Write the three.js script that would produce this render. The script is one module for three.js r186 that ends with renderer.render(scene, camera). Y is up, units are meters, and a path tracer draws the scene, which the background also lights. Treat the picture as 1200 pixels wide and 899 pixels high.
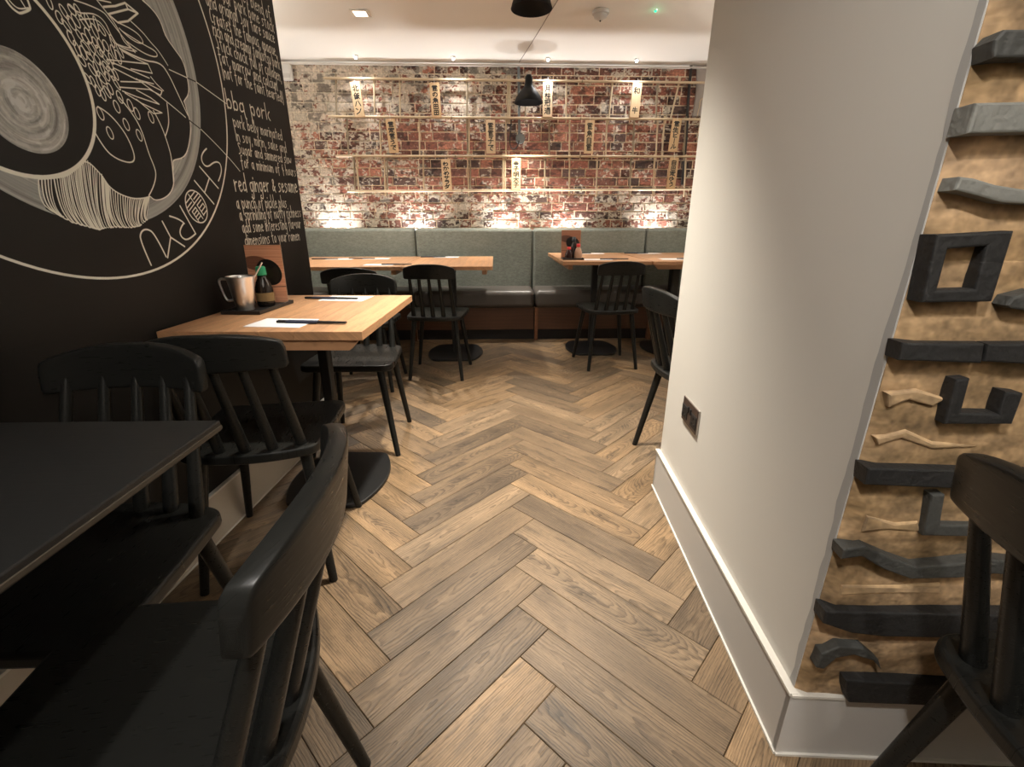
import * as THREE from 'three';
import { RoundedBoxGeometry } from 'three/addons/geometries/RoundedBoxGeometry.js';
import { mergeGeometries } from 'three/addons/utils/BufferGeometryUtils.js';
import { RectAreaLightUniformsLib } from 'three/addons/lights/RectAreaLightUniformsLib.js';

// ------------------------------------------------------------------ camera, light, exposure
const V = (x, y, z) => new THREE.Vector3(x, y, z);
const scene = new THREE.Scene();
scene.background = new THREE.Color(0, 0, 0);
const FOC = 535.7;
const camera = new THREE.PerspectiveCamera(2 * Math.atan(449.5 / FOC) * 180 / Math.PI, 1200 / 899, 0.02, 40);
camera.position.set(0, 1.05, 0);
{
  const yaw = 0.035197, pitch = Math.atan(188.5 / FOC);
  camera.lookAt(V(Math.sin(yaw) * Math.cos(pitch), 1.05 - Math.sin(pitch), -Math.cos(yaw) * Math.cos(pitch)));
}
const renderer = new THREE.WebGLRenderer({ antialias: true });
renderer.toneMapping = THREE.LinearToneMapping;
renderer.toneMappingExposure = 1.2;
renderer.shadowMap.enabled = true;
RectAreaLightUniformsLib.init();
const WARM = new THREE.Color(1, 0.92, 0.8), NEUTRAL = new THREE.Color(1, 0.95, 0.89), COOL = new THREE.Color(1, 0.97, 0.96);
// recessed ceiling downlights, all but the first out of view and placed for their light: [x, z, target x, target z, candela, half angle, colour, label]
const DOWNLIGHTS = [
  [-0.9, -3.81, -0.9, -3.65, 11, 1.0, WARM, 'square recessed downlight in the ceiling in front of the brick wall'],
  [0.06, -1.8, 0.08, -1.74, 31, 0.63, WARM, 'unseen square recessed downlight lighting the middle of the aisle'],
  [0.35, -3.1, 0.35, -3.1, 1.5, 1.0, WARM, 'unseen square recessed downlight lighting the aisle near the right far tables'],
  [1.5, -3.3, 1.5, -3.3, 6, 1.0, WARM, 'unseen square recessed downlight lighting the chairs behind the partition'],
  [-0.3, 0.35, 0.75, -0.95, 9, 0.8, NEUTRAL, 'unseen square adjustable downlight behind the photographer, turned to light the partition'],
  [0.4, 0.6, 0.3, 0.1, 4.6, 1.15, NEUTRAL, 'unseen square recessed downlight behind the photographer, lighting the foreground and tiled wall'],
];
// half-bowl wall uplighters outside the frame, added as fill for ceiling and foreground: [x, y, z, turn, candela, label]
const FILL_UPLIGHTERS = [
  [0.5, 1.75, 1.86, Math.PI, 8.5, 'added white half-bowl fill uplighter on the wall behind the photographer'],
  [2.66, 1.75, -3.0, -Math.PI / 2, 9, 'added white half-bowl fill uplighter on the right wall, hidden behind the partition'],
  [-2.66, 1.75, -3.3, Math.PI / 2, 11, 'added white half-bowl fill uplighter on the left wall, hidden behind the mural wall'],
];
const UPLIGHT = 2.9, WALLSPOT = 0.8;

// ------------------------------------------------------------------ helpers
function rng(seed) {
  let s = seed >>> 0;
  return () => { s = (s + 0x6d2b79f5) | 0; let t = Math.imul(s ^ (s >>> 15), 1 | s); t = (t + Math.imul(t ^ (t >>> 7), 61 | t)) ^ t; return ((t ^ (t >>> 14)) >>> 0) / 4294967296; };
}
function hash(x, y, s) { let h = Math.imul(x, 374761393) + Math.imul(y, 668265263) + Math.imul(s, 1442695041); h = Math.imul(h ^ (h >>> 13), 1274126177); return ((h ^ (h >>> 16)) >>> 0) / 4294967296; }
function vnoise(x, y, s = 0) {
  const xi = Math.floor(x), yi = Math.floor(y), fx = x - xi, fy = y - yi, u = fx * fx * (3 - 2 * fx), v = fy * fy * (3 - 2 * fy);
  const a = hash(xi, yi, s), b = hash(xi + 1, yi, s), c = hash(xi, yi + 1, s), d = hash(xi + 1, yi + 1, s);
  return a + (b - a) * u + (c - a) * v + (a - b - c + d) * u * v;
}
function fbm(x, y, s = 0, o = 4) { let a = 0.5, t = 0, n = 0; for (let i = 0; i < o; i++) { t += a * vnoise(x, y, s + i * 17); n += a; a *= 0.5; x *= 2.03; y *= 2.03; } return t / n; }
const clamp = (x, a = 0, b = 1) => Math.min(b, Math.max(a, x)), mix = (a, b, t) => a + (b - a) * t, smooth = (a, b, x) => { const t = clamp((x - a) / (b - a)); return t * t * (3 - 2 * t); };
const used = {};
function numbered(name) { const n = used[name] || 0; used[name] = n + 1; return n ? name + '_' + String(n).padStart(3, '0') : name; }
function mesh(name, geo, mat, parent) {
  const m = new THREE.Mesh(geo, mat); m.name = parent ? name : numbered(name); m.castShadow = m.receiveShadow = true; (parent || scene).add(m); return m;
}
function thing(name, label, category, pos = [0, 0, 0], turn = 0, group) {
  const o = new THREE.Group(); o.name = numbered(name); o.position.set(...pos); o.rotation.y = turn; scene.add(o);
  o.userData = { label, category }; if (group) o.userData.group = group; return o;
}
function tag(o, label, category, group) { o.userData = { label, category }; if (group) o.userData.group = group; return o; }
function struct(name, geo, mat, parent) { const m = mesh(name, geo, mat, parent); m.userData.kind = 'structure'; return m; }
function box(w, h, d, x = 0, y = 0, z = 0) { return new THREE.BoxGeometry(w, h, d).translate(x, y, z); }
function rbox(w, h, d, r, x = 0, y = 0, z = 0, seg = 2) { return new RoundedBoxGeometry(w, h, d, seg, r).translate(x, y, z); }
function rod(a, b, r0, r1 = r0, seg = 12) {
  const d = b.clone().sub(a), g = new THREE.CylinderGeometry(r1, r0, d.length(), seg, 1);
  g.applyQuaternion(new THREE.Quaternion().setFromUnitVectors(V(0, 1, 0), d.clone().normalize())); const c = a.clone().add(b).multiplyScalar(0.5); return g.translate(c.x, c.y, c.z);
}
function tube(pts, r, n = 32, seg = 8, closed = false) { return new THREE.TubeGeometry(new THREE.CatmullRomCurve3(pts.map((p) => V(...p)), closed), n, r, seg, closed); }
function lathe(pts, seg = 32) { return new THREE.LatheGeometry(pts.map((p) => new THREE.Vector2(p[0], p[1])), seg); }
function shapeOf(pts, holes = []) { const s = new THREE.Shape(pts.map((p) => new THREE.Vector2(p[0], p[1]))); for (const h of holes) s.holes.push(new THREE.Path(h.map((p) => new THREE.Vector2(p[0], p[1])))); return s; }
function extrude(shape, depth, bevel = 0, seg = 2, curve = 8) { return new THREE.ExtrudeGeometry(shape, { depth: depth - 2 * bevel, bevelEnabled: bevel > 0, bevelThickness: bevel, bevelSize: bevel, bevelOffset: -bevel, bevelSegments: seg, curveSegments: curve }).translate(0, 0, bevel); }
const parse = (s) => s.trim().split(/\s+/).map((p) => p.split(',').map(Number));
function pixelTexture(w, h, fn, srgb = true) {
  const d = new Uint8Array(w * h * 4), c = [0, 0, 0];
  for (let y = 0; y < h; y++) for (let x = 0; x < w; x++) { fn(x / w, y / h, c, x, y); const i = (y * w + x) * 4; d[i] = clamp(c[0], 0, 255); d[i + 1] = clamp(c[1], 0, 255); d[i + 2] = clamp(c[2], 0, 255); d[i + 3] = 255; }
  const t = new THREE.DataTexture(d, w, h); t.wrapS = t.wrapT = THREE.RepeatWrapping; t.magFilter = THREE.LinearFilter; if (srgb) t.colorSpace = THREE.SRGBColorSpace; t.needsUpdate = true; return t;
}
function canvasTexture(c) { const t = new THREE.CanvasTexture(c); t.colorSpace = THREE.SRGBColorSpace; return t; }
function makeCanvas(w, h) { const c = document.createElement('canvas'); c.width = w; c.height = h; return c; }
const std = (o) => new THREE.MeshStandardMaterial(o), lin = (r, g, b) => new THREE.Color().setRGB(r, g, b);

// ------------------------------------------------------------------ frames of the two slanted walls
const TH = 4.4 * Math.PI / 180, AX = V(Math.sin(TH), 0, -Math.cos(TH)), NX = V(Math.cos(TH), 0, Math.sin(TH));
const WL0 = V(-1.09, 0, 0), FC = V(0.587, 0, -0.64);
// a group whose x axis runs along the wall (away from the viewer) and whose z axis comes out of it to the right
function leftWallPoint(s, h, out = 0) { return WL0.clone().addScaledVector(AX, s).addScaledVector(NX, out).setY(h); }

// ------------------------------------------------------------------ materials
function oakTexture(seed, w = 1024, h = 256) {
  const r = rng(seed), y0 = mix(-0.1, 1.1, r()), z0 = mix(0.1, 0.4, r()), tilt = mix(-0.9, 0.9, r()), fq = mix(16, 30, r()), o = r() * 50, depth = mix(0.22, 0.42, r());
  return pixelTexture(w, h, (u, v, c) => {
    const wob = (fbm(u * 2.2 + o, v * 1.1 + o, seed) - 0.5) * 0.34 + (fbm(u * 13 + o, v * 2.6, seed + 9) - 0.5) * 0.09;
    const d = Math.hypot((v - y0) * 0.95 + wob * 0.5, z0 + (u - 0.5) * tilt + wob);
    const ring = d * fq, f = ring - Math.floor(ring), line = smooth(0.35, 0.95, f) * (1 - smooth(0.95, 1, f));
    const pore = Math.pow(vnoise(u * 80 + o, v * 190, seed + 3), 4), fine = fbm(u * 9, v * 110, seed + 5, 3);
    const stain = fbm(u * 3 + o, v * 2, seed + 30), worn = smooth(0.5, 0.75, fbm(u * 9 + o, v * 4, seed + 60, 4));
    const k = 1 - depth * line * mix(0.2, 1, fine) - 0.26 * pore - 0.3 * (fine - 0.5) - 0.4 * (stain - 0.5) - 0.13 * worn;
    c[0] = 178 * k; c[1] = 154 * k - 2 * line; c[2] = 124 * k - 4 * line;
  });
}
const oakMaps = [11, 23, 37, 41, 59].map((s) => oakTexture(s));
const plankMats = [];
for (const [i, m] of oakMaps.entries()) for (const t of [[1, 1, 1], [0.78, 0.77, 0.76], [1.16, 1.1, 1.0], [0.6, 0.6, 0.61], [0.9, 0.86, 0.8]]) plankMats.push(std({ map: m, bumpMap: m, bumpScale: 0.0012, roughness: 0.5, color: lin(0.54 * t[0], 0.51 * t[1], 0.48 * t[2]) }));
const blackGrain = pixelTexture(512, 512, (u, v, c) => {
  const g = fbm(u * 6, v * 90, 3, 4), p = Math.pow(vnoise(u * 22, v * 240, 8), 6), k = 205 + 50 * (g - 0.5) - 110 * p; c[0] = c[1] = c[2] = k;
}, false);
const blackWood = new THREE.MeshPhysicalMaterial({ name: 'black stained wood', color: lin(0.0125, 0.0126, 0.0113), specularIntensity: 0.48, roughness: 0.44, roughnessMap: blackGrain, bumpMap: blackGrain, bumpScale: 0.0004 });
const blackTop = std({ name: 'black table top', color: lin(0.0125, 0.0125, 0.012), roughness: 0.42, bumpMap: blackGrain, bumpScale: 0.0003 });
const blackMetal = std({ color: lin(0.006, 0.006, 0.006), roughness: 0.5 });
const beech = pixelTexture(512, 256, (u, v, c) => {
  const wob = fbm(u * 2, v * 3, 71) * 1.6, f = ((v * 7 + wob) % 1 + 1) % 1, l = smooth(0.3, 0.98, f) * 0.07, n = fbm(u * 9, v * 80, 72, 3) - 0.5, p = Math.pow(vnoise(u * 60, v * 160, 75), 6) * 0.2, k = 1 - l - 0.12 * n - p * 0.7;
  c[0] = 206 * k; c[1] = 164 * k; c[2] = 126 * k;
});
const beechMats = [[0.78, 0.7, 0.64], [0.7, 0.62, 0.56], [0.86, 0.78, 0.7], [0.74, 0.68, 0.63]].map((t) => std({ map: beech, bumpMap: beech, bumpScale: 0.0003, roughness: 0.42, color: lin(...t) }));
const plaster = std({ color: lin(0.68, 0.655, 0.6), roughness: 0.7, bumpMap: pixelTexture(256, 256, (u, v, c) => { c[0] = c[1] = c[2] = 128 + 110 * (fbm(u * 24, v * 24, 90) - 0.5); }, false), bumpScale: 0.0006 });
const paintWhite = std({ color: lin(0.66, 0.63, 0.57), roughness: 0.45 });
const paintDullWhite = std({ color: lin(0.52, 0.5, 0.47), roughness: 0.5 });
const ceilingMat = std({ color: lin(0.8, 0.77, 0.71), roughness: 0.6 });
const darkJoint = std({ color: lin(0.03, 0.022, 0.015), roughness: 0.9 });
const paper = std({ color: lin(0.82, 0.82, 0.84), roughness: 0.8 });
const bamboo = std({ color: lin(0.6, 0.48, 0.32), roughness: 0.3 });
const steel = std({ color: lin(0.85, 0.84, 0.82), roughness: 0.32, metalness: 1 });
const lampGlass = std({ color: lin(0.2, 0.2, 0.2), emissive: new THREE.Color(1, 0.86, 0.64), emissiveIntensity: 6, roughness: 0.4 });
const ledGlass = std({ color: lin(0.2, 0.2, 0.2), emissive: new THREE.Color(0.9, 0.95, 1), emissiveIntensity: 14, roughness: 0.4 });

// ------------------------------------------------------------------ room shell
struct('floor', box(5.6, 0.1, 7.4, 0, -0.063, -1.7), darkJoint);
{ // herringbone oak planks, each its own piece of the floor
  const floor = scene.getObjectByName('floor'), W = 0.1167, L = 0.5833, q = Math.SQRT1_2, ox = -0.2786, oz = -0.048, r = rng(5);
  const geos = [];
  for (let k = 0; k < 6; k++) {
    const l = L - 0.0014, w = W - 0.0014, b = 0.0012, g = extrude(shapeOf([[0, 0], [l, 0], [l, w], [0, w]]), 0.012, b, 1).translate(-l / 2, -w / 2, 0), uv = g.attributes.uv, p = g.attributes.position;
    for (let i = 0; i < uv.count; i++) { const a = p.getX(i) / l + 0.5, c = p.getY(i) / w + 0.5; uv.setXY(i, (k & 1 ? 1 - a : a) * 0.62 + 0.19 * (k >> 1), k & 2 ? 1 - c : c); }
    geos.push(g.rotateX(-Math.PI / 2));
  }
  const visible = [], rest = [], cone = new THREE.Frustum(); camera.updateMatrixWorld(); camera.aspect = 1200 / 899; camera.updateProjectionMatrix();
  cone.setFromProjectionMatrix(new THREE.Matrix4().multiplyMatrices(camera.projectionMatrix, camera.matrixWorldInverse));
  const place = (u, v, turn) => { // centre in plank units
    const x = ox + (u - v) * q * W, z = oz - (u + v) * q * W;
    if (x < -2.75 || x > 2.75 || z < -4.6 || z > 1.7) return;
    (cone.intersectsSphere(new THREE.Sphere(V(x, 0, z), 0.3)) && z > -4.35 ? visible : rest).push([x, z, turn, Math.floor(r() * 6), Math.floor(r() * plankMats.length)]);
  };
  for (let k = -70; k < 90; k++) for (let m = -8; m < 9; m++) { place(k + 2.5 + 10 * m, k + 0.5, Math.PI / 4); place(k + 0.5 + 10 * m, k - 6.5, -Math.PI / 4 + Math.PI); }
  visible.sort((a, b) => Math.hypot(a[0], a[1]) - Math.hypot(b[0], b[1])); rest.push(...visible.splice(290));
  const jig = rng(77);
  for (const [x, z, t, g, m] of visible) { const p = mesh('plank', geos[g], plankMats[m], floor); p.position.set(x, -0.0125 + jig() * 0.0005, z); p.rotation.y = t; }
  const far = rest.map(([x, z, t, g]) => geos[g].clone().rotateY(t).translate(x, -0.0125, z));
  if (far.length) mesh('plank', mergeGeometries(far), plankMats[1], floor).userData.kind = 'stuff';
}
struct('ceiling', box(5.6, 0.1, 7.4, 0, 2.45, -1.7), ceilingMat);
struct('wall_front', box(5.6, 2.5, 0.1, 0, 1.2, 1.95), plaster);
struct('wall_right', box(0.1, 2.5, 7.4, 2.75, 1.2, -1.7), plaster);
struct('wall_far_left', box(0.1, 2.5, 7.4, -2.75, 1.2, -1.7), plaster);

// ------------------------------------------------------------------ brick wall
{
  const z0 = -4.85, X0 = -2.7, X1 = 2.7, Y0 = 0.93, Y1 = 2.392, CH = 0.0775, TW = 2048, THh = 768, r = rng(31);
  const bricks = [];
  for (let row = 0, y = Y0; y < Y1 - 0.02; row++, y += CH) {
    let x = X0 - r() * 0.2, n = Math.floor(r() * 2);
    while (x < X1) {
      const head = (row % 3 === 2) ? r() < 0.75 : (n++ % 2 === 0 ? r() < 0.25 : r() < 0.8), w = (head ? 0.105 : 0.218) + (r() - 0.5) * 0.012;
      const hh = Math.min(CH - 0.012, Y1 - y - 0.004);
      if (hh > 0.02) bricks.push({ x: Math.max(x, X0), w: Math.min(w, x + w - X0, X1 - x), y: y + (r() - 0.5) * 0.002, h: hh, tone: r(), r2: r(), proud: r() });
      x += w + 0.012;
    }
  }
  // colour follows the same layout, with old whitewash and plaster left in patches over bricks and joints
  const wash = (x, y) => {
    const hi = smooth(1.8, 2.05, y) * (0.22 - 0.17 * smooth(-0.4, 0.9, x)), left = (1 - smooth(-1.7, -0.7, x)) * 0.13, low = smooth(1.36, 1.28, y) * 0.085 + smooth(1.2, 1.02, y) * 0.03, calm = smooth(1.3, 1.4, y) * (1 - smooth(1.7, 1.9, y)) * -0.1 * smooth(-1.0, -0.1, x);
    return fbm(x * 3.4, y * 4.2, 201, 3) * 0.34 + fbm(x * 21, y * 27, 205, 3) * 0.66 + (fbm(x * 62, y * 80, 208, 3) - 0.5) * 0.6 - 0.04 + hi + left + low + calm;
  };
  const base = new Float32Array(TW * THh * 3), isBrick = new Uint8Array(TW * THh);
  for (let i = 0; i < TW * THh; i++) { base[i * 3] = 236; base[i * 3 + 1] = 216; base[i * 3 + 2] = 188; }
  for (const b of bricks) {
    const t = b.tone, c = t < 0.16 ? [88, 66, 58] : t < 0.36 ? [112, 74, 62] : t < 0.8 ? [136, 86, 70] : [156, 104, 84], k = mix(0.85, 1.12, b.r2);
    const px0 = Math.floor((b.x - X0) / (X1 - X0) * TW), px1 = Math.ceil((b.x + b.w - X0) / (X1 - X0) * TW), py0 = Math.floor((b.y - Y0) / (Y1 - Y0) * THh), py1 = Math.ceil((b.y + b.h - Y0) / (Y1 - Y0) * THh);
    for (let py = Math.max(0, py0); py < Math.min(THh, py1); py++) for (let px = Math.max(0, px0); px < Math.min(TW, px1); px++) { const i = py * TW + px, n = k * (0.82 + 0.36 * vnoise(px * 0.16, py * 0.22, 7)); base[i * 3] = c[0] * n; base[i * 3 + 1] = c[1] * n; base[i * 3 + 2] = c[2] * n; isBrick[i] = 1; }
  }
  const hgt = new Uint8Array(TW * THh);
  const map = pixelTexture(TW, THh, (u, v, c, px, py) => {
    const i = py * TW + px, x = X0 + u * (X1 - X0), y = Y0 + v * (Y1 - Y0), w = wash(x, y), m = smooth(0.54, 0.6, w), grit = fbm(x * 90, y * 90, 301, 2), soot = smooth(0.6, 0.7, fbm(x * 16, y * 24, 305, 4) + 0.07 * smooth(1.9, 2.2, y) * (x < 0.4 ? 1 : 0.4)) * 0.5;
    const wc = [206, 196, 178];
    for (let k = 0; k < 3; k++) c[k] = mix(base[i * 3 + k], wc[k], m * 0.88) * (0.8 + 0.36 * grit) * (1 - soot * (isBrick[i] ? 0.7 : 0.15));
    hgt[i] = clamp(110 + 60 * (grit - 0.5) + 60 * m - 70 * soot, 0, 255);
  });
  map.wrapS = map.wrapT = THREE.ClampToEdgeWrapping;
  const hm = pixelTexture(TW, THh, (u, v, c, px, py) => { c[0] = c[1] = c[2] = hgt[py * TW + px]; }, false); hm.wrapS = hm.wrapT = THREE.ClampToEdgeWrapping;
  const mat = std({ map, bumpMap: hm, bumpScale: 0.008, roughness: 0.88 });
  const setUv = (g) => { const p = g.attributes.position, uv = new Float32Array(p.count * 2); for (let i = 0; i < p.count; i++) { uv[i * 2] = (p.getX(i) - X0) / (X1 - X0); uv[i * 2 + 1] = (p.getY(i) - Y0) / (Y1 - Y0); } g.setAttribute('uv', new THREE.BufferAttribute(uv, 2)); return g; };
  const wall = struct('wall_back', setUv(box(5.6, 2.5, 0.1, 0, 1.2, z0 - 0.057)), mat);
  const geos = bricks.map((b) => {
    const d = 0.0035 + b.proud * 0.005 - (b.r2 < 0.06 ? 0.005 : 0), e = 0.003, j = () => (r() - 0.5) * 0.003;
    const P = [], x0 = b.x, x1 = b.x + b.w, y0 = b.y, y1 = b.y + b.h, zb = z0 - 0.008, zf = z0 - 0.006 + d;
    const back = [[x0, y0, zb], [x1, y0, zb], [x1, y1, zb], [x0, y1, zb]], mid = back.map((p) => [p[0], p[1], zf - e]), f = [[x0 + e + j(), y0 + e + j(), zf], [x1 - e + j(), y0 + e + j(), zf], [x1 - e + j(), y1 - e + j(), zf], [x0 + e + j(), y1 - e + j(), zf]];
    const quad = (a, c, dd, g) => P.push(...a, ...c, ...dd, ...a, ...dd, ...g);
    for (let i = 0; i < 4; i++) { const n = (i + 1) % 4; quad(back[i], back[n], mid[n], mid[i]); quad(mid[i], mid[n], f[n], f[i]); }
    quad(f[0], f[1], f[2], f[3]);
    const g = new THREE.BufferGeometry(); g.setAttribute('position', new THREE.BufferAttribute(new Float32Array(P), 3)); g.computeVertexNormals(); return setUv(g);
  });
  const order = bricks.map((b, i) => i).filter((i) => bricks[i].w > 0.05).sort((a, c) => { const q = (b) => b.w * b.h - (b.x < -1.88 || b.x + b.w > 1.95 ? 1 : 0) - (b.y + b.h < 0.99 ? 1 : 0); return q(bricks[c]) - q(bricks[a]); });
  const own = new Set(order.slice(0, 298));
  const rest = [];
  bricks.forEach((b, i) => { if (own.has(i)) mesh('brick', geos[i], mat, wall); else if (b.w > 0.01) rest.push(geos[i]); });
  mesh('brick', mergeGeometries(rest), mat, wall).userData.kind = 'stuff';
  const patch = struct('plaster_patch', extrude(shapeOf([[1.87, 1.99], [1.93, 2.0], [2.1, 1.97], [2.1, 2.39], [1.86, 2.39], [1.88, 2.2]]), 0.02, 0.004).translate(0, 0, z0), std({ color: lin(0.4, 0.36, 0.33), roughness: 0.9 }), wall);
  patch.userData.kind = 'structure';
}
struct('trim_1', box(5.4, 0.012, 0.03, 0, 2.378, -4.81), paintWhite);

// ------------------------------------------------------------------ left wall with the chalk mural
const chalkWall = (() => {
  const S0 = 0.5, S1 = 2.35, H0 = 0.8, H1 = 2.4, TW = 2048, THh = 1772, k = TW / (S1 - S0) / 1000, cv = makeCanvas(TW, THh), c = cv.getContext('2d'), r = rng(9);
  const X = (s) => (s - S0 * 1000) * k, Y = (h) => (H1 * 1000 - h) * k;
  const INK = 'rgb(238,238,228)';
  c.fillStyle = 'rgb(20,18,16)'; c.fillRect(0, 0, TW, THh);
  for (let i = 0; i < 5000; i++) { c.fillStyle = `rgba(60,54,48,${0.025 * r()})`; c.fillRect(r() * TW, r() * THh, 10 + r() * 70, 1 + r() * 3); }
  c.lineCap = c.lineJoin = 'round';
  const path = (pts, close) => {
    c.beginPath(); const q = pts.map((p) => [X(p[0]), Y(p[1])]); c.moveTo(...q[0]);
    for (let i = 1; i < q.length - 1; i++) { const m = i === q.length - 2 ? q[i + 1] : [(q[i][0] + q[i + 1][0]) / 2, (q[i][1] + q[i + 1][1]) / 2]; c.quadraticCurveTo(q[i][0], q[i][1], m[0], m[1]); }
    if (q.length === 2) c.lineTo(...q[1]); if (close) c.closePath();
  };
  const line = (s, w = 4.5, col = INK, straight = false) => { const p = typeof s === 'string' ? parse(s) : s; c.strokeStyle = col; c.lineWidth = w * k; if (straight) { c.beginPath(); p.forEach((q, i) => (i ? c.lineTo(X(q[0]), Y(q[1])) : c.moveTo(X(q[0]), Y(q[1])))); } else path(p); c.stroke(); };
  const ell = (x, y, a, b, t, w) => { c.strokeStyle = INK; c.lineWidth = w * k; c.beginPath(); c.ellipse(X(x), Y(y), a * k, b * k, t, 0, 7); c.stroke(); };
  // bowl: grey chalked rim between the outer circle and the wavering inner edge
  const BX = 1297, BY = 1499, BR = 457, inner = parse('1400,1990 1470,1900 1530,1760 1586,1631 1618,1624 1643,1602 1648,1569 1679,1543 1708,1522 1711,1474 1704,1433 1669,1404 1674,1403 1677,1373 1683,1341 1646,1268 1613,1238 1566,1229 1563,1212 1555,1195 1551,1165 1529,1135 1493,1116 1456,1109 1442,1122 1438,1117 1405,1055');
  const chalkFill = (build, cx, cy, rad, tone) => {
    c.save(); build(); c.clip(); c.fillStyle = tone; c.fillRect(0, 0, TW, THh);
    for (let i = 0; i < 900; i++) { const a = r() * 6.3, q = rad * Math.sqrt(r()), v = r() < 0.5 ? '70,70,68' : '215,215,210'; c.strokeStyle = `rgba(${v},${0.05 + 0.11 * r()})`; c.lineWidth = (2 + 7 * r()) * k; c.beginPath(); c.arc(X(cx + (r() - 0.5) * 14), Y(cy), q * k, a, a + 0.3 + r() * 0.9); c.stroke(); }
    c.restore();
  };
  chalkFill(() => { c.beginPath(); c.arc(X(BX), Y(BY), BR * k, 0, 7); }, BX, BY, BR, 'rgb(170,174,173)');
  c.fillStyle = 'rgb(18,16,15)'; c.beginPath(); inner.forEach((p, i) => (i ? c.lineTo(X(p[0]), Y(p[1])) : c.moveTo(X(p[0]), Y(p[1])))); parse('1113,1147 1060,1160 960,1260 930,1400 960,1700 1100,1950').forEach((p) => c.lineTo(X(p[0]), Y(p[1]))); c.closePath(); c.fill();
  line(inner.slice(3), 3.6);
  // egg: white outline and shaded yolk
  c.fillStyle = 'rgb(18,16,15)'; c.beginPath(); c.arc(X(1131), Y(1346), 202 * k, 0, 7); c.fill();
  // noodles
  const T = parse('1138,1140 1190,1146 1227,1162 1267,1198 1302,1164 1317,1131 1368,1111 1418,1113 1439,1119'), B = parse('1133,1079 1179,1048 1218,1037 1246,1030 1263,1034 1297,1036 1342,1034 1374,1038 1405,1055');
  c.fillStyle = 'rgb(18,16,15)'; c.beginPath(); T.concat([...B].reverse()).forEach((p, i) => (i ? c.lineTo(X(p[0]), Y(p[1])) : c.moveTo(X(p[0]), Y(p[1])))); c.closePath(); c.fill();
  const along = (P, t) => { const f = t * (P.length - 1), i = Math.min(P.length - 2, Math.floor(f)), q = f - i; return [mix(P[i][0], P[i + 1][0], q), mix(P[i][1], P[i + 1][1], q)]; };
  for (let i = 0; i <= 58; i++) { const t = i / 58, a = along(T, t), b = along(B, clamp(t + (r() - 0.5) * 0.03 + 0.05)), m = [mix(a[0], b[0], 0.35) - 12 - 8 * r(), mix(a[1], b[1], 0.5) - 6]; line([a, m, b, [b[0] + 7, b[1] + 3]], 2.6 + 1.6 * r()); }
  line(T, 3.6);
  ell(1131, 1346, 202, 202, 0, 9);
  c.fillStyle = 'rgb(18,16,15)'; for (const s of ['1187,1482 1192,1472 1206,1466 1213,1468 1235,1482 1238,1489 1236,1500']) { line(s, 5); }
  line('1194,1484 1202,1475 1216,1476 1233,1485', 3); line('1220,1494 1226,1482', 3);
  chalkFill(() => { c.beginPath(); c.arc(X(1154), Y(1292), 99 * k, 0, 7); }, 1154, 1292, 99, 'rgb(206,210,210)');
  // chopped sesame and corn
  const poly = parse('1250,1560 1296,1507 1341,1532 1375,1524 1406,1515 1433,1500 1456,1480 1474,1466 1423,1445 1434,1401 1405,1365 1352,1343 1337,1367 1333,1410 1322,1442 1308,1473');
  const inside = (x, y) => { let q = false; for (let i = 0, j = poly.length - 1; i < poly.length; j = i++) if ((poly[i][1] > y) !== (poly[j][1] > y) && x < (poly[j][0] - poly[i][0]) * (y - poly[i][1]) / (poly[j][1] - poly[i][1]) + poly[i][0]) q = !q; return q; };
  const seeds = []; for (let i = 0; i < 900; i++) { const x = 1255 + r() * 220, y = 1340 + r() * 230; if (inside(x, y) && seeds.every((q) => Math.hypot(q[0] - x, (q[1] - y) * 0.7) > 13)) { seeds.push([x, y]); ell(x, y, 5 + 3 * r(), 10 + 6 * r(), -0.1 - r() * 0.6, 3); } }
  for (const s of ['1357,1545 1432,1556 1454,1537 1474,1519 1513,1487', '1337,1530 1354,1517 1406,1538 1435,1531 1443,1503 1461,1481 1514,1489', '1358,1507 1402,1527 1428,1519 1443,1491', '1425,1571 1451,1551 1473,1528 1483,1494 1520,1492', '1524,1561 1558,1550 1582,1531 1609,1519 1633,1490', '1477,1542 1537,1545 1560,1518 1508,1513 1477,1530', '1485,1526 1547,1517 1598,1515 1597,1498 1539,1493 1492,1506', '1469,1477 1522,1470 1552,1471', '1446,1489 1472,1487 1501,1493', '1429,1573 1469,1582']) line(s, 3.2);
  for (const s of ['1442,1563 1481,1579 1519,1600 1557,1591 1514,1558 1477,1542 1451,1551', '1451,1551 1524,1588 1557,1591', '1519,1600 1524,1588']) line(s, 5, INK, true);
  for (const s of ['1414,1442 1552,1471 1561,1451 1484,1441', '1426,1439 1501,1437 1545,1435', '1426,1427 1495,1419 1557,1424', '1438,1400 1525,1420 1585,1413 1575,1400 1535,1405 1429,1385', '1552,1440 1568,1427 1591,1415', '1436,1378 1481,1375 1561,1374 1533,1384 1486,1392', '1443,1375 1495,1362 1565,1353 1530,1344 1478,1368']) line(s, 3.4, INK, true);
  line('1461,1481 1532,1473 1605,1490 1630,1464 1647,1428 1676,1369', 4.2);
  // pork slices
  for (const s of ['1419,1360 1445,1338 1471,1296 1476,1233 1485,1204 1486,1180 1462,1143 1439,1122', '1532,1352 1550,1321 1561,1268 1563,1228 1548,1165', '1314,1266 1330,1225 1363,1205 1409,1201 1425,1220 1416,1265 1393,1297 1365,1318 1345,1323', '1594,1384 1589,1344 1576,1314 1557,1291']) line(s, 3.8);
  for (const [x, y] of parse('1347,1308 1361,1267 1404,1335 1422,1361 1451,1348 1468,1332 1421,1297 1457,1277 1517,1332')) ell(x, y, 8, 14, -0.2, 3);
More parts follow.
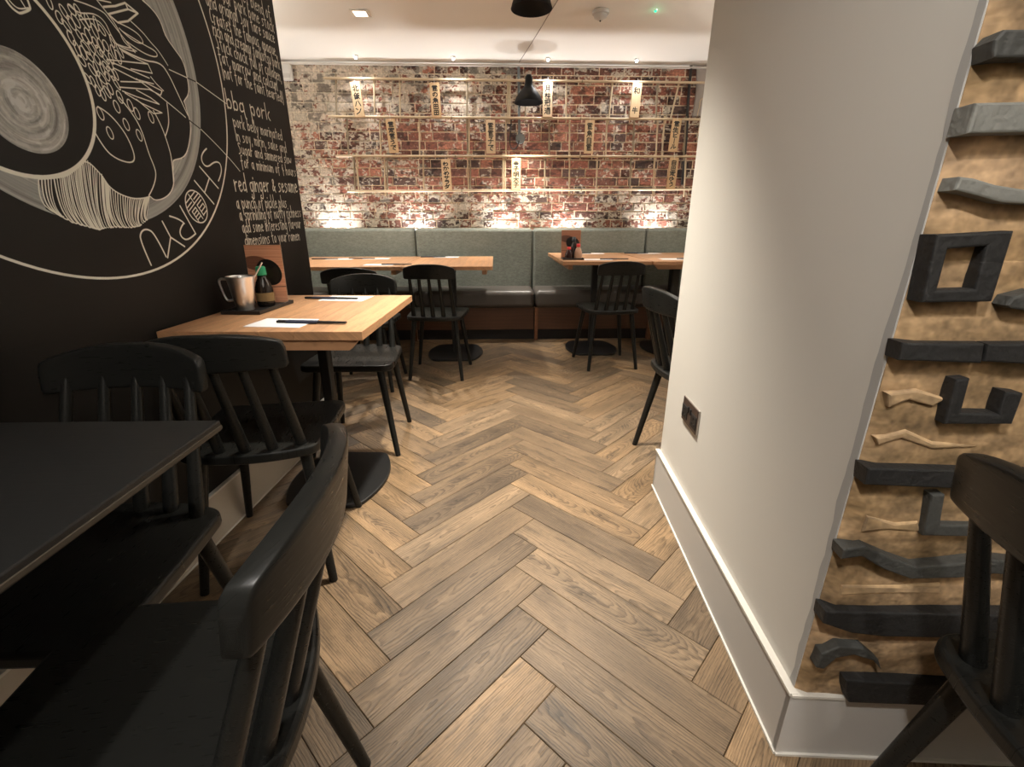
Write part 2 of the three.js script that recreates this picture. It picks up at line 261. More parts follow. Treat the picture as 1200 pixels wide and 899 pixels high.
  // leader lines to the captions, black across the grey rim
  line('1635,1480 1712,1478', 3.4); line('1712,1478 1750,1477', 3.4, 'rgb(22,19,17)'); line('1750,1477 1899,1446', 3.4);
  line('1496,1421 1589,1393 1666,1359', 3.4); line('1666,1359 1726,1338', 3.4, 'rgb(22,19,17)'); line('1726,1338 1840,1280 1903,1230', 3.4);
  ell(1293, 1506, 594, 594, 0, 6.5);
  // lettering along the rim
  for (const s of ['1735,1282 1708,1267 1695,1239 1718,1222 1765,1247 1796,1246 1793,1213 1765,1186', '1595,1016 1554,995 1526,1007 1528,1031 1551,1047', '1554,1047 1540,1061 1500,1068', '1385,935 1368,1002 1378,1026 1402,1034 1427,1020 1448,954']) line(s, 5.2);
  for (const s of ['1682,1222 1756,1162', '1643,1177 1716,1110', '1720,1192 1682,1146', '1553,1098 1595,1016', '1466,1053 1484,1008 1533,979', '1484,1008 1453,951']) line(s, 5.2, INK, true);
  c.save(); c.translate(X(1627), Y(1098)); c.rotate(-0.62); c.beginPath(); c.ellipse(0, 0, 46 * k, 50 * k, 0, 0, 7); c.lineWidth = 4.5 * k; c.stroke(); c.clip(); c.lineWidth = 4 * k;
  const em = (s) => { for (const l of s.split('|')) { c.beginPath(); parse(l).forEach((p, i) => (i ? c.lineTo(p[0] * k, p[1] * k) : c.moveTo(p[0] * k, p[1] * k))); c.stroke(); } };
  em('-30,-34 30,-34|-38,-22 -8,-22|8,-22 38,-22|0,-44 0,-12|-40,-12 40,-12|-30,-2 -6,-2 -6,40|-30,8 -6,8|-30,18 -6,18|-30,-2 -30,36|-30,28 -6,28|6,-2 36,-2|6,-2 6,36|6,10 34,10 34,22 6,22|6,34 40,34'); c.restore();
  // hand-lettered captions, a single-stroke alphabet
  const F = { a: '5,8 3,10 1,8 0,4 2,0 4,2 5,8|5,10 5,2 6,0', b: '0,18 0,0|0,6 2,10 5,8 5,3 3,0 0,2', c: '5,9 3,10 0,6 1,1 3,0 5,1', d: '5,18 5,0|5,7 3,10 0,7 0,2 2,0 5,3', e: '0,5 5,6 4,9 2,10 0,6 1,1 3,0 5,2', f: '5,17 3,18 2,14 2,-3|0,9 5,10', g: '5,8 3,10 0,7 1,1 3,0 5,3|5,10 5,-5 3,-8 0,-6', h: '0,18 0,0|0,6 3,10 5,8 5,0', i: '0,10 0,0|0,13 0,14', k: '0,18 0,0|5,10 0,4 5,0', l: '0,18 0,0 1,0', m: '0,10 0,0|0,7 2,10 3,7 3,0|3,7 5,10 7,7 7,0', n: '0,10 0,0|0,6 3,10 5,7 5,0', o: '3,10 0,6 1,1 3,0 5,4 4,9 3,10', p: '0,10 0,-8|0,7 3,10 5,7 4,1 2,0 0,3', q: '5,10 5,-8 7,-5|5,7 3,10 0,7 0,2 2,0 5,3', r: '0,10 0,0|0,6 2,10 4,9', s: '5,9 2,10 1,7 4,4 4,1 0,0', t: '2,16 2,1 4,0|0,10 5,11', u: '0,10 0,3 2,0 5,4|5,10 5,0', v: '0,10 2,0 5,10', w: '0,10 1,0 3,7 5,0 7,10', y: '0,10 2,2|5,10 1,-8', C: '6,15 3,17 0,10 1,2 4,0 6,2', S: '6,15 3,17 1,13 5,7 4,1 0,1', '&': '6,0 1,11 3,14 5,11 0,4 2,0 6,6', ',': '1,1 0,-3', '.': '0,0 1,0', '(': '2,18 0,9 2,-3', ')': '0,18 2,9 0,-3', '!': '0,17 1,5|1,0 1,1', 4: '4,16 0,6 6,6|4,11 4,-2' };
  const write = (str, s0, h0, s1, h1, xh, w) => {
    const adv = (ch) => { if (ch === ' ') return 5; let m = 0; for (const l of F[ch].split('|')) for (const p of parse(l)) m = Math.max(m, p[0]); return m + 2.6; };
    let total = 0; for (const ch of str) total += adv(ch); const kx = (s1 - s0) / total; let x = 0;
    for (const ch of str) {
      if (F[ch]) for (const l of F[ch].split('|')) line(parse(l).map((p) => [s0 + (x + p[0] + (r() - 0.5) * 0.6) * kx, mix(h0, h1, x / total) + (p[1] + (r() - 0.5) * 0.8) * xh / 10]), w * 1.05, 'rgb(232,230,218)');
      x += adv(ch);
    }
  };
  write('secret blend of', 2040, 1822, 2320, 1838, 27, 3.6); write('our pork bone stock', 1985, 1776, 2335, 1799, 26, 3.6);
  write('and original Soy tare sauce', 1885, 1730, 2325, 1759, 26, 3.8); write('Creates the famous, opaque,', 1892, 1704 - 18, 2325, 1712, 26, 3.8);
  write('rich and creamy tonkotsu pork', 1895, 1650, 2338, 1668, 26, 3.8); write('Stock chock full of collagen,', 1899, 1612, 2335, 1622, 26, 3.8);
  write('fat, marrow and calcium', 1899, 1574, 2290, 1578, 25, 3.8); write('(not for the faint hearted!)', 1904, 1530, 2328, 1540, 25, 3.8);
  write('bbq pork', 1898, 1434, 2195, 1449, 33, 5.2);
  write('pork belly marinated', 1917, 1379, 2266, 1386, 24, 3.8); write('in soy, mirin, sake and', 1918, 1333, 2288, 1341, 24, 3.8); write('Sugar and simmered slow', 1918, 1289, 2318, 1298, 24, 3.8); write('for a minimum of 4 hours', 1919, 1245, 2345, 1250, 24, 3.8);
  write('red ginger & sesame', 1855, 1158, 2340, 1183, 36, 5);
  write('a punch of pickle plus', 1844, 1098, 2216, 1113, 28, 3.8); write('a sprinkling of nutty richness', 1849, 1057, 2336, 1076, 27, 3.8); write('add some interesting flavour', 1852, 1013, 2320, 1026, 27, 3.8); write('dimensions to your ramen', 1855, 966, 2290, 973, 27, 3.8);
  const m = new THREE.MeshPhysicalMaterial({ name: 'chalk mural on black paint', map: canvasTexture(cv), roughness: 0.55, specularIntensity: 0.6 });
  const plain = new THREE.MeshPhysicalMaterial({ name: 'black wall paint', color: lin(0.0062, 0.0056, 0.005), roughness: 0.55, specularIntensity: 0.6 });
  // body of the wall, then its painted face as the front of a thin slab
  const g = new THREE.Group(), th = 0.13;
  const wall = struct('wall_left', box(2.35 + 1.6, 2.4, th, (2.35 - 1.6) / 2, 1.2, -th / 2 - 0.002), plain);
  wall.position.copy(WL0); wall.rotation.y = Math.PI / 2 - TH;
  const face = new THREE.PlaneGeometry(S1 - S0, H1 - H0).translate((S0 + S1) / 2, (H0 + H1) / 2, 0);
  const slab = mesh('mural', mergeGeometries([face, box(S1 - S0, H1 - H0, 0.0015, (S0 + S1) / 2, (H0 + H1) / 2, -0.0012)].map((x) => x)), m, wall);
  const u = slab.geometry.attributes.uv; for (let i = 4; i < u.count; i++) u.setXY(i, 0.02, 0.02);
  const bb = struct('baseboard_left', box(3.9, 0.172, 0.012, 0.375, 0.086, 0.006), std({ color: lin(0.5, 0.44, 0.36), roughness: 0.45 }));
  bb.position.copy(WL0); bb.rotation.y = wall.rotation.y;
  const cap = mesh('baseboard_lip', box(3.9, 0.007, 0.016, 0.375, 0.1755, 0.008), paintWhite, bb);
  mesh('baseboard_foot', box(3.9, 0.005, 0.015, 0.375, 0.0025, 0.0075), paintWhite, bb);
  return wall;
})();

// ------------------------------------------------------------------ partition on the right, its clay face set with roof tiles
{
  const W = 1.9, D = 1.01, turn = -TH;
  const at = (o) => { o.position.copy(FC); o.rotation.y = turn; return o; };
  // local frame: x to the right along the tiled face, z towards the viewer, so the wall body lies at z < 0
  at(struct('wall_partition', box(W, 2.4, D, W / 2, 1.2, -D / 2), plaster));
  const clayMap = pixelTexture(1024, 1024, (u, v, c) => {
    const a = fbm(u * 3, v * 9, 401, 4), b = fbm(u * 26, v * 40, 405, 4), g = fbm(u * 120, v * 120, 409, 2), k = 0.78 + 0.38 * (a - 0.5) + 0.42 * (b - 0.5) + 0.22 * (g - 0.5);
    c[0] = 222 * k; c[1] = 190 * k + 6 * (a - 0.5); c[2] = 148 * k + 26 * (a - 0.5);
  });
  const clayBump = pixelTexture(1024, 1024, (u, v, c) => { c[0] = c[1] = c[2] = 128 + 170 * (fbm(u * 9, v * 24, 431, 5) - 0.5) + 50 * (fbm(u * 90, v * 60, 436, 2) - 0.5); }, false);
  const clay = std({ map: clayMap, bumpMap: clayBump, bumpScale: 0.01, roughness: 0.92, color: lin(0.86, 0.8, 0.74) }), paleClay = std({ map: clayMap, bumpMap: clayBump, bumpScale: 0.006, roughness: 0.92, color: lin(1, 0.97, 0.95) });
  // the clay coat: a gently uneven relief
  const g = new THREE.PlaneGeometry(W, 2.23, 190, 223).translate(W / 2, 0.172 + 2.23 / 2, 0), p = g.attributes.position, uv = g.attributes.uv;
  for (let i = 0; i < p.count; i++) { const x = p.getX(i), y = p.getY(i), e = smooth(0, 0.02, x); p.setZ(i, e * (0.005 + 0.01 * fbm(x * 5, y * 14, 440, 4) + 0.003 * Math.sin(y * 42 + 5 * fbm(x * 3, y * 3, 446)))); uv.setXY(i, x, y); }
  g.computeVertexNormals();
  const face = at(struct('wall_tiled', g, clay));
  const tile = (s, depth, shade, holes = [], rot) => {
    const pts = parse(s).map((q) => [q[0] / 1000, q[1] / 1000]), hs = holes.map((h) => parse(h).map((q) => [q[0] / 1000, q[1] / 1000]));
    const t = mesh('roof_tile', extrude(shapeOf(pts, hs), depth * 0.62 + 0.012, 0.003, 2).translate(0, 0, -0.002), shade, face); return t;
  };
  const tileBump = pixelTexture(256, 256, (u, v, c) => { c[0] = c[1] = c[2] = 128 + 190 * (fbm(u * 30, v * 30, 460, 4) - 0.5); }, false); tileBump.repeat.set(4, 4);
  const tm = (a, b, c) => std({ color: lin(a, b, c), roughness: 0.66, bumpMap: tileBump, bumpScale: 0.003 });
  const dark = tm(0.016, 0.0155, 0.015), mid = tm(0.055, 0.055, 0.05), pale = tm(0.2, 0.2, 0.18);
  tile('0,1232 -4,1250 4,1260 300,1258 300,1231', 0.032, mid); tile('-5,1153 -5,1186 310,1190 310,1157', 0.034, pale); tile('2,1089 4,1105 22,1103 52,1095 106,1087 180,1086 180,1071 111,1072 65,1074 29,1083', 0.03, pale);
  tile('-4,1035 91,1040 94,948 2,946', 0.032, dark, ['15,1017 17,963 66,965 63,1021']);
  tile('114,943 118,955 148,964 180,960 180,938 158,934 121,939', 0.034, mid); tile('-8,889 104,889 109,860 -6,863', 0.032, dark); tile('107,889 240,891 240,856 111,863', 0.034, dark);
  tile('87,764 82,835 101,837 105,783 159,782 156,818 183,815 184,766', 0.032, dark); tile('-6,687 300,686 300,650 -2,657', 0.032, dark); tile('109,639 129,640 138,583 200,584 204,562 117,561', 0.026, mid);
  tile('-6,531 29,539 78,516 126,498 185,508 242,518 305,513 360,508 360,480 315,486 252,490 194,479 120,474 72,492 28,518 -4,511', 0.03, mid);
  tile('-7,399 120,401 420,405 420,353 104,346 49,352 -5,372', 0.034, dark); tile('8,262 11,296 38,316 82,315 116,286 127,262 107,284 68,297 39,287 23,259', 0.03, mid); tile('66,236 142,234 500,226 500,180 86,178 74,206', 0.034, dark);
  for (const s of ['0,807 42,814 88,800 72,787 35,797 8,784', '2,733 45,747 89,728 158,722 93,715 41,733 9,720', '24,557 23,591 73,577 109,582 118,561 64,564', '15,421 16,445 115,447 184,454 190,433 99,429']) { const q = parse(s).map((a) => [a[0] / 1000 + 0.003, a[1] / 1000]); mesh('clay_ridge', extrude(shapeOf(q), 0.016, 0.004), paleClay, face); }
  // skirting round the partition and a ragged plaster bead on the corner
  const b1 = at(struct('baseboard_right', box(0.012, 0.167, D + 0.024, -0.006, 0.0835, -D / 2), paintDullWhite)); mesh('baseboard_lip', box(0.016, 0.007, D + 0.028, -0.008, 0.1705, -D / 2), paintWhite, b1); mesh('baseboard_foot', box(0.017, 0.006, D + 0.03, -0.0085, 0.003, -D / 2), paintWhite, b1);
  const b2 = at(struct('baseboard_tiled', box(W, 0.167, 0.014, W / 2 - 0.012, 0.0835, 0.007), paintDullWhite)); mesh('baseboard_lip', box(W, 0.006, 0.018, W / 2 - 0.012, 0.17, 0.009), paintWhite, b2); mesh('baseboard_foot', box(W, 0.006, 0.019, W / 2 - 0.014, 0.003, 0.0095), paintWhite, b2);
  at(struct('baseboard_end', box(W, 0.167, 0.012, W / 2 - 0.012, 0.0835, -D - 0.006), paintDullWhite));
  const rr = rng(66), edge = [[0, 0.176]]; for (let y = 0.18; y < 2.39; y += 0.018) edge.push([0.006 + 0.014 * fbm(y * 9, 1, 470, 3) * (0.4 + 1.2 * fbm(y * 2.2, 4, 475, 2)) + 0.002 * rr(), y]); edge.push([0, 2.39]);
  const bead = at(struct('trim_2', extrude(shapeOf(edge), 0.0022, 0.0006, 1).rotateY(Math.PI / 2).translate(-0.0022, 0, 0), std({ color: lin(0.42, 0.41, 0.39), roughness: 0.85 })));
  // double power socket on the white side
  const so = thing('power_socket', 'bronze double power socket plate on the white partition wall', 'socket');
  so.position.copy(FC).addScaledVector(AX, 0.733).setY(0.45); so.rotation.y = -Math.PI / 2 - TH;   // local z out of the wall to the left
  const bronze = std({ color: lin(0.085, 0.058, 0.048), roughness: 0.4, metalness: 0.5 }), hole = std({ color: lin(0.006, 0.006, 0.006), roughness: 0.6 }), rimM = std({ color: lin(0.42, 0.38, 0.34), roughness: 0.35, metalness: 0.6 });
  mesh('plate_rim', rbox(0.147, 0.086, 0.006, 0.002, 0, 0, 0.003), rimM, so); mesh('plate', rbox(0.142, 0.081, 0.004, 0.0015, 0, 0, 0.006), bronze, so);
  for (const s of [-1, 1]) { const f = mesh('socket_face', rbox(0.05, 0.044, 0.003, 0.001, s * 0.043, -0.006, 0.0085), hole, so); mesh('switch', rbox(0.009, 0.02, 0.006, 0.001, s * 0.011, 0.014, 0.009), hole, so); for (const [x, y, w, h] of [[0, 0.011, 0.005, 0.009], [-0.011, -0.008, 0.008, 0.005], [0.011, -0.008, 0.008, 0.005]]) mesh('pin_hole', box(w, h, 0.002, s * 0.043 + x, -0.006 + y, 0.0105), std({ color: lin(0.02, 0.016, 0.013) }), f); }
}

// ------------------------------------------------------------------ banquette under the brick wall
{
  const t = thing('banquette', 'long banquette with grey-green backrest and black seat under the brick wall', 'bench');
  const wv = pixelTexture(512, 512, (u, v, c) => { const n = fbm(u * 40, v * 40, 501, 3), w = vnoise(u * 200, v * 200, 505), k = 0.8 + 0.25 * n + 0.16 * w; c[0] = 146 * k; c[1] = 151 * k; c[2] = 145 * k; }); wv.repeat.set(1.6, 1.6);
  const fabric = std({ map: wv, bumpMap: wv, bumpScale: 0.001, roughness: 0.95, color: lin(0.68, 0.69, 0.66) }), hide = std({ color: lin(0.085, 0.075, 0.066), roughness: 0.4, bumpMap: wv, bumpScale: 0.0006 }), walnut = std({ map: beech, color: lin(0.16, 0.11, 0.085), roughness: 0.55 }), kick = std({ color: lin(0.012, 0.01, 0.009), roughness: 0.7 });
  const xs = [-2.65, -1.95, -0.755, 0.359, 1.451, 2.65];
  for (let i = 0; i < 5; i++) {
    const w = xs[i + 1] - xs[i] - 0.004, x = (xs[i] + xs[i + 1]) / 2;
    mesh('backrest_panel', rbox(w, 0.6, 0.15, 0.035, x, 0.7, -4.625, 4), fabric, t);
    mesh('seat_cushion', rbox(w, 0.16, 0.46, 0.045, x, 0.385, -4.43, 4), hide, t);
    mesh('plinth_panel', box(w - 0.01, 0.21, 0.03, x, 0.205, -4.25), walnut, t);
  }
  for (const x of [-0.755, 0.375, 1.451]) mesh('plinth_post', box(0.03, 0.31, 0.05, x, 0.155, -4.238), std({ map: beech, color: lin(0.3, 0.2, 0.14), roughness: 0.5 }), t);
  mesh('toe_kick', box(5.2, 0.1, 0.03, 0, 0.05, -4.28), kick, t);
  mesh('carcass', box(5.2, 0.3, 0.4, 0, 0.15, -4.5), kick, t);
  mesh('ledge', box(5.2, 0.02, 0.12, 0, 0.785, -4.765), kick, t);
}

// ------------------------------------------------------------------ chairs
const chairGeo = (() => {
  const s = new THREE.Shape(); // seat outline, y of the shape = -z of the chair
  s.moveTo(-0.16, -0.2); s.lineTo(0.16, -0.2); s.quadraticCurveTo(0.207, -0.2, 0.206, -0.15); s.bezierCurveTo(0.204, -0.06, 0.196, 0.06, 0.188, 0.135); s.quadraticCurveTo(0.184, 0.165, 0.15, 0.176); s.quadraticCurveTo(0, 0.226, -0.15, 0.176); s.quadraticCurveTo(-0.184, 0.165, -0.188, 0.135); s.bezierCurveTo(-0.196, 0.06, -0.204, -0.06, -0.206, -0.15); s.quadraticCurveTo(-0.207, -0.2, -0.16, -0.2);
  const seat = extrude(s, 0.03, 0.008, 3, 12).rotateX(-Math.PI / 2).translate(0, 0.42, 0);
  { const u = seat.attributes.uv, p = seat.attributes.position; for (let i = 0; i < u.count; i++) u.setXY(i, p.getZ(i) * 2.2, p.getX(i) * 2.2); }
  const railZ = (x) => -0.268 + 0.045 * (x / 0.175) ** 2;
  // top rail: a bowed board with an arched top and rounded ends
  const N = 36, M = 20, pos = [], uv = [], idx = [];
  for (let i = 0; i <= N; i++) {
    const t = i / N * 2 - 1, x = 0.167 * Math.sign(t) * (1 - (1 - Math.abs(t)) ** 1.25), e = Math.abs(x) / 0.167, endIn = clamp((1 - e) / 0.06), cap = Math.sqrt(1 - (1 - endIn) ** 2);
    const top = 0.803 - 0.03 * e ** 2.6 - 0.016 * (1 - cap), bot = 0.707 - 0.002 * e * e + 0.006 * (1 - cap), h = (top - bot) / 2, cy = (top + bot) / 2, th = 0.0135 * mix(0.75, 1, cap);
    for (let j = 0; j < M; j++) { const a = j / M * 2 * Math.PI, ca = Math.cos(a), sa = Math.sin(a), ex = 0.26, px = Math.sign(ca) * Math.abs(ca) ** ex * th, py = Math.sign(sa) * Math.abs(sa) ** ex * h; const sl = 0.09 * 2 * x / 0.175; pos.push(x - px * sl * 0.5, cy + py, railZ(x) + px - py * 0.14); uv.push(x * 2.2, (cy + py) * 2.2 + px * 2.2); }
  }
  for (let i = 0; i < N; i++) for (let j = 0; j < M; j++) { const a = i * M + j, b = i * M + (j + 1) % M, c = a + M, d = b + M; idx.push(a, b, c, b, d, c); }
  for (const [i, f] of [[0, 1], [N, 0]]) { const c = pos.length / 3; let sx = 0, sy = 0, sz = 0; for (let j = 0; j < M; j++) { sx += pos[(i * M + j) * 3]; sy += pos[(i * M + j) * 3 + 1]; sz += pos[(i * M + j) * 3 + 2]; } pos.push(sx / M, sy / M, sz / M); uv.push(0, 0); for (let j = 0; j < M; j++) { const a = i * M + j, b = i * M + (j + 1) % M; f ? idx.push(c, b, a) : idx.push(c, a, b); } }
  const rail = new THREE.BufferGeometry(); rail.setAttribute('position', new THREE.Float32BufferAttribute(pos, 3)); rail.setAttribute('uv', new THREE.Float32BufferAttribute(uv, 2)); rail.setIndex(idx); rail.computeVertexNormals();
  const spindles = [-2, -1, 0, 1, 2].map((k) => { const xb = k * 0.07, xt = k * 0.064; return rod(V(xb, 0.435, -0.168 + 0.03 * (xb / 0.14) ** 2), V(xt, 0.735, railZ(xt) + 0.006), 0.0158, 0.0098, 14); });
  const legs = [[1, 1], [-1, 1], [1, -1], [-1, -1]].map(([a, b]) => rod(V(a * 0.14, 0.428, b > 0 ? 0.145 : -0.125), V(a * (b > 0 ? 0.2 : 0.185), 0.0005, b > 0 ? 0.195 : -0.2), 0.0175, 0.0125, 14));
  return { seat, rail, spindles, legs };
})();
function makeChair(label) {
  const t = thing('spindle_chair', label, 'chair', [0, 0, 0], 0, 'black spindle-back dining chairs');
  mesh('seat', chairGeo.seat, blackWood, t); mesh('top_rail', chairGeo.rail, blackWood, t);
  for (const g of chairGeo.spindles) mesh('spindle', g, blackWood, t);
  for (const g of chairGeo.legs) mesh('leg', g, blackWood, t);
  return t;
}
{
  // [x, z, direction it faces (x, z), label]
  const list = [
    [-0.795, -0.725, 0, 1, 'black spindle chair facing the viewer, its seat pushed under the black table'],
    [-0.722, -1.335, -0.12, -1, 'black spindle chair turned away, drawn up to the oak table from its near side'],
    [-0.459, -0.43, -1, 0.105, 'large foreground black spindle chair sideways on, facing the mural wall by the black table'],
    [-0.675, -2.16, 0, 1, 'black spindle chair facing the viewer across the oak table'],
    [-0.87, -3.04, 0, -1, 'black spindle chair mostly hidden behind the chair across the oak table'],
    [-0.415, -3.26, 0.06, -1, 'black spindle chair turned away at the far left oak table beside the aisle'],
    [0.853, -3.455, -0.09, -1, 'black spindle chair turned away at the far right table with the sauce bottles'],
    [0.908, -1.88, 0.985, -0.12, 'black spindle chair half hidden by the far end of the white partition'],
    [0.825, -0.325, 1, 0.04, 'black spindle chair in the bottom right corner in front of the tiled clay wall'],
  ];
  const proto = makeChair(list[0][4]);
  list.forEach(([x, z, fx, fz, label], i) => {
    let o = proto; if (i) { o = proto.clone(); o.name = numbered('spindle_chair'); o.userData = { ...proto.userData, label }; scene.add(o); }
    o.position.set(x, 0, z); o.rotation.y = Math.atan2(fx, fz);
  });
}

// ------------------------------------------------------------------ tables
function pedestal(t, h, baseW, baseD, post, px = 0, pz = 0) {
  const s = new THREE.Shape(), a = baseW / 2, b = baseD / 2;
  s.moveTo(-a * 0.8, -b * 0.8); s.quadraticCurveTo(-a * 0.72, -b, -a * 0.5, -b); s.lineTo(a * 0.5, -b); s.quadraticCurveTo(a * 0.72, -b, a * 0.8, -b * 0.8); s.quadraticCurveTo(a * 1.2, 0, a * 0.8, b * 0.8); s.quadraticCurveTo(a * 0.72, b, a * 0.5, b); s.lineTo(-a * 0.5, b); s.quadraticCurveTo(-a * 0.72, b, -a * 0.8, b * 0.8); s.quadraticCurveTo(-a * 1.2, 0, -a * 0.8, -b * 0.8);
  mesh('base_plate', extrude(s, 0.016, 0.004, 2, 10).rotateX(-Math.PI / 2).translate(px, 0.0005, pz), blackMetal, t);
  mesh('post', rbox(post, h - 0.016, post, post * 0.2, px, (h - 0.016) / 2 + 0.014, pz), blackMetal, t);
  mesh('mounting_plate', box(0.26, 0.008, 0.26, px, h - 0.004, pz), blackMetal, t);
}
function oakTable(label, x, z, w, d, h, alongX, turn, base, battens, group) {
  const t = thing('oak_table', label, 'table', [x, 0, z], turn, group), th = 0.026, n = alongX ? 7 : 6, r = rng(Math.round(x * 100 + z * 1000) + 9999);
  const across = alongX ? d : w, len = alongX ? w : d, sw = across / n;
  for (let i = 0; i < n; i++) {
    const g = rbox(alongX ? len : sw, th, alongX ? sw : len, 0.0015, 0, 0, 0, 1), p = g.attributes.position, u = g.attributes.uv, o = r() * 3;
    for (let k = 0; k < p.count; k++) { const l = alongX ? p.getX(k) : p.getZ(k), c = alongX ? p.getZ(k) : p.getX(k); u.setXY(k, l * 1.3 + o, c * 2.6 + p.getY(k) * 2.6 + o * 7); }
    const c = -across / 2 + sw * (i + 0.5); g.translate(alongX ? 0 : c, h - th / 2, alongX ? c : 0); mesh('stave', g, beechMats[Math.floor(r() * 4)], t);
  }
  for (const s of [-1, 1]) {
    if (battens === 'x') { const y = h - th, L = w / 2 - 0.014; mesh('batten', extrude(shapeOf([[-L, y], [L, y], [L - 0.03, y - 0.032], [-L + 0.03, y - 0.032]]), 0.03, 0.001).translate(0, 0, s * (d / 2 - 0.024) - 0.015), beechMats[1], t); }
    else mesh('batten', rbox(0.035, 0.034, d - 0.08, 0.002, s * (w / 2 - 0.06), h - th - 0.017, 0), beechMats[1], t);
  }
  pedestal(t, h - th, ...base); return t;
}
const T1 = oakTable('oak-topped pedestal table against the mural wall, set with a mug and sauce tray', -0.668, -1.66, 0.59, 0.7, 0.755, false, -0.035, [0.4, 0.44, 0.042, -0.012, -0.1], 'x');
oakTable('oak-topped pedestal table at the far left, its right end beside the aisle', -0.345, -3.88, 0.65, 1.04, 0.755, false, 0, [0.46, 0.5, 0.05, 0, 0.1], 'z');
oakTable('oak-topped pedestal table in the far left corner, cut off by the mural wall', -1.175, -3.88, 1.0, 1.04, 0.755, false, 0, [0.46, 0.5, 0.05, 0, 0.1], 'z');
oakTable('oak-topped pedestal table at the far right carrying sauce bottles and a menu card', 0.83, -3.97, 0.66, 1.04, 0.78, true, 0, [0.44, 0.46, 0.05, 0, 0.08], 'z');
oakTable('oak-topped table at the far right, partly hidden behind the white partition', 1.52, -3.97, 0.7, 1.04, 0.78, true, 0, [0.44, 0.46, 0.075, -0.02, 0.1], 'x');
{
  const t = thing('black_table', 'black-topped table in the left foreground with rounded worn edges', 'table', [-0.745, 0, -0.335], -0.01);
  mesh('table_top', rbox(0.59, 0.018, 0.72, 0.003, 0, 0.741, 0), blackTop, t);
  mesh('edge_band', rbox(0.592, 0.008, 0.722, 0.002, 0, 0.738, 0), std({ color: lin(0.06, 0.048, 0.034), roughness: 0.5 }), t);
  pedestal(t, 0.732, 0.4, 0.44, 0.05, -0.02, 0.1);
}

// ------------------------------------------------------------------ things on the tables
const cardCanvas = (seed) => {
  const c = makeCanvas(256, 360), g = c.getContext('2d'), r = rng(seed);
  g.fillStyle = 'rgb(228,166,132)'; g.fillRect(0, 0, 256, 360);
  for (let i = 0; i < 260; i++) { g.strokeStyle = `rgba(${r() < 0.5 ? '186,122,92' : '242,190,156'},${0.12 + 0.2 * r()})`; g.lineWidth = 1 + 3 * r(); const y = r() * 360; g.beginPath(); g.moveTo(-5, y); g.bezierCurveTo(80, y + 16 * (r() - 0.5), 170, y + 16 * (r() - 0.5), 262, y + 8 * (r() - 0.5)); g.stroke(); }
  g.strokeStyle = 'rgb(60,30,20)'; g.lineWidth = 4; g.beginPath(); g.moveTo(0, 262); g.lineTo(256, 258); g.stroke();
  g.fillStyle = 'rgba(60,30,18,0.55)'; g.beginPath(); g.ellipse(70, 112, 95, 45, 0.1, 0, 7); g.fill();
  g.save(); g.translate(150, 168); g.rotate(0.5); g.fillStyle = 'rgb(16,14,12)'; g.beginPath(); g.ellipse(0, 0, 92, 78, 0, 0, 7); g.fill(); g.strokeStyle = 'rgb(90,70,60)'; g.lineWidth = 2; for (let i = 0; i < 5; i++) { g.beginPath(); g.ellipse(-6, 4, 80 - i * 9, 66 - i * 8, 0, -1.2, 0.6); g.stroke(); } g.fillStyle = 'rgb(40,38,22)'; g.beginPath(); g.ellipse(-12, 8, 50, 34, 0, 0, 7); g.fill(); g.restore();
  return canvasTexture(c);
};
function menuCard(label, x, y, z, turn, w, h, seed) {
  const t = thing('menu_card', label, 'menu', [x, y, z], turn), lean = -0.05;
  const card = mesh('card', rbox(w, h, 0.003, 0.001, 0, h / 2, 0), std({ color: lin(0.4, 0.25, 0.17), roughness: 0.4 }), t); card.rotation.x = lean;
  const f = mesh('print', new THREE.PlaneGeometry(w - 0.002, h - 0.002).translate(0, h / 2, 0.0021), std({ map: cardCanvas(seed), roughness: 0.35, color: seed === 3 ? lin(1, 1, 1) : lin(0.42, 0.36, 0.33) }), card);
  const foot = mesh('foot', box(w * 0.7, 0.003, 0.05, 0, 0.0015, -0.026), std({ color: lin(0.4, 0.25, 0.17), roughness: 0.4 }), t);
}
function place(label, x, z, y, turn, w, d, chop, group) {
  const p = mesh('paper_napkin', box(w, 0.0012, d), paper); p.position.set(x, y + 0.0007, z); p.rotation.y = turn; tag(p, label[0], 'napkin', group[0]);
  const t = thing('chopsticks', label[1], 'chopsticks', [x + chop[0], y + 0.0014, z + chop[1]], turn + chop[2], group[1]);
  for (const s of [0, 1]) mesh('stick', rod(V(-0.11, 0.004, s * 0.009 - 0.0045), V(0.11, 0.004, s * 0.007 - 0.0035), 0.004, 0.003, 8), blackMetal, t);
  mesh('sleeve', rbox(0.1, 0.0075, 0.02, 0.002, -0.03, 0.0042, 0), std({ color: lin(0.02, 0.025, 0.05), roughness: 0.7 }), t);
}
place(['white paper napkin on the near side of the oak table by the mug', 'dark wooden chopsticks in a sleeve lying on the near napkin of the oak table'], -0.665, -1.43, 0.755, -0.12, 0.175, 0.125, [0.095, 0.012, 0], ['napkins', 'chopsticks']);
place(['white paper napkin on the far side of the oak table by the mural', 'dark wooden chopsticks on the far napkin of the oak table by the mural'], -0.615, -1.915, 0.755, -0.12, 0.18, 0.13, [-0.055, 0.015, 0], ['napkins', 'chopsticks']);
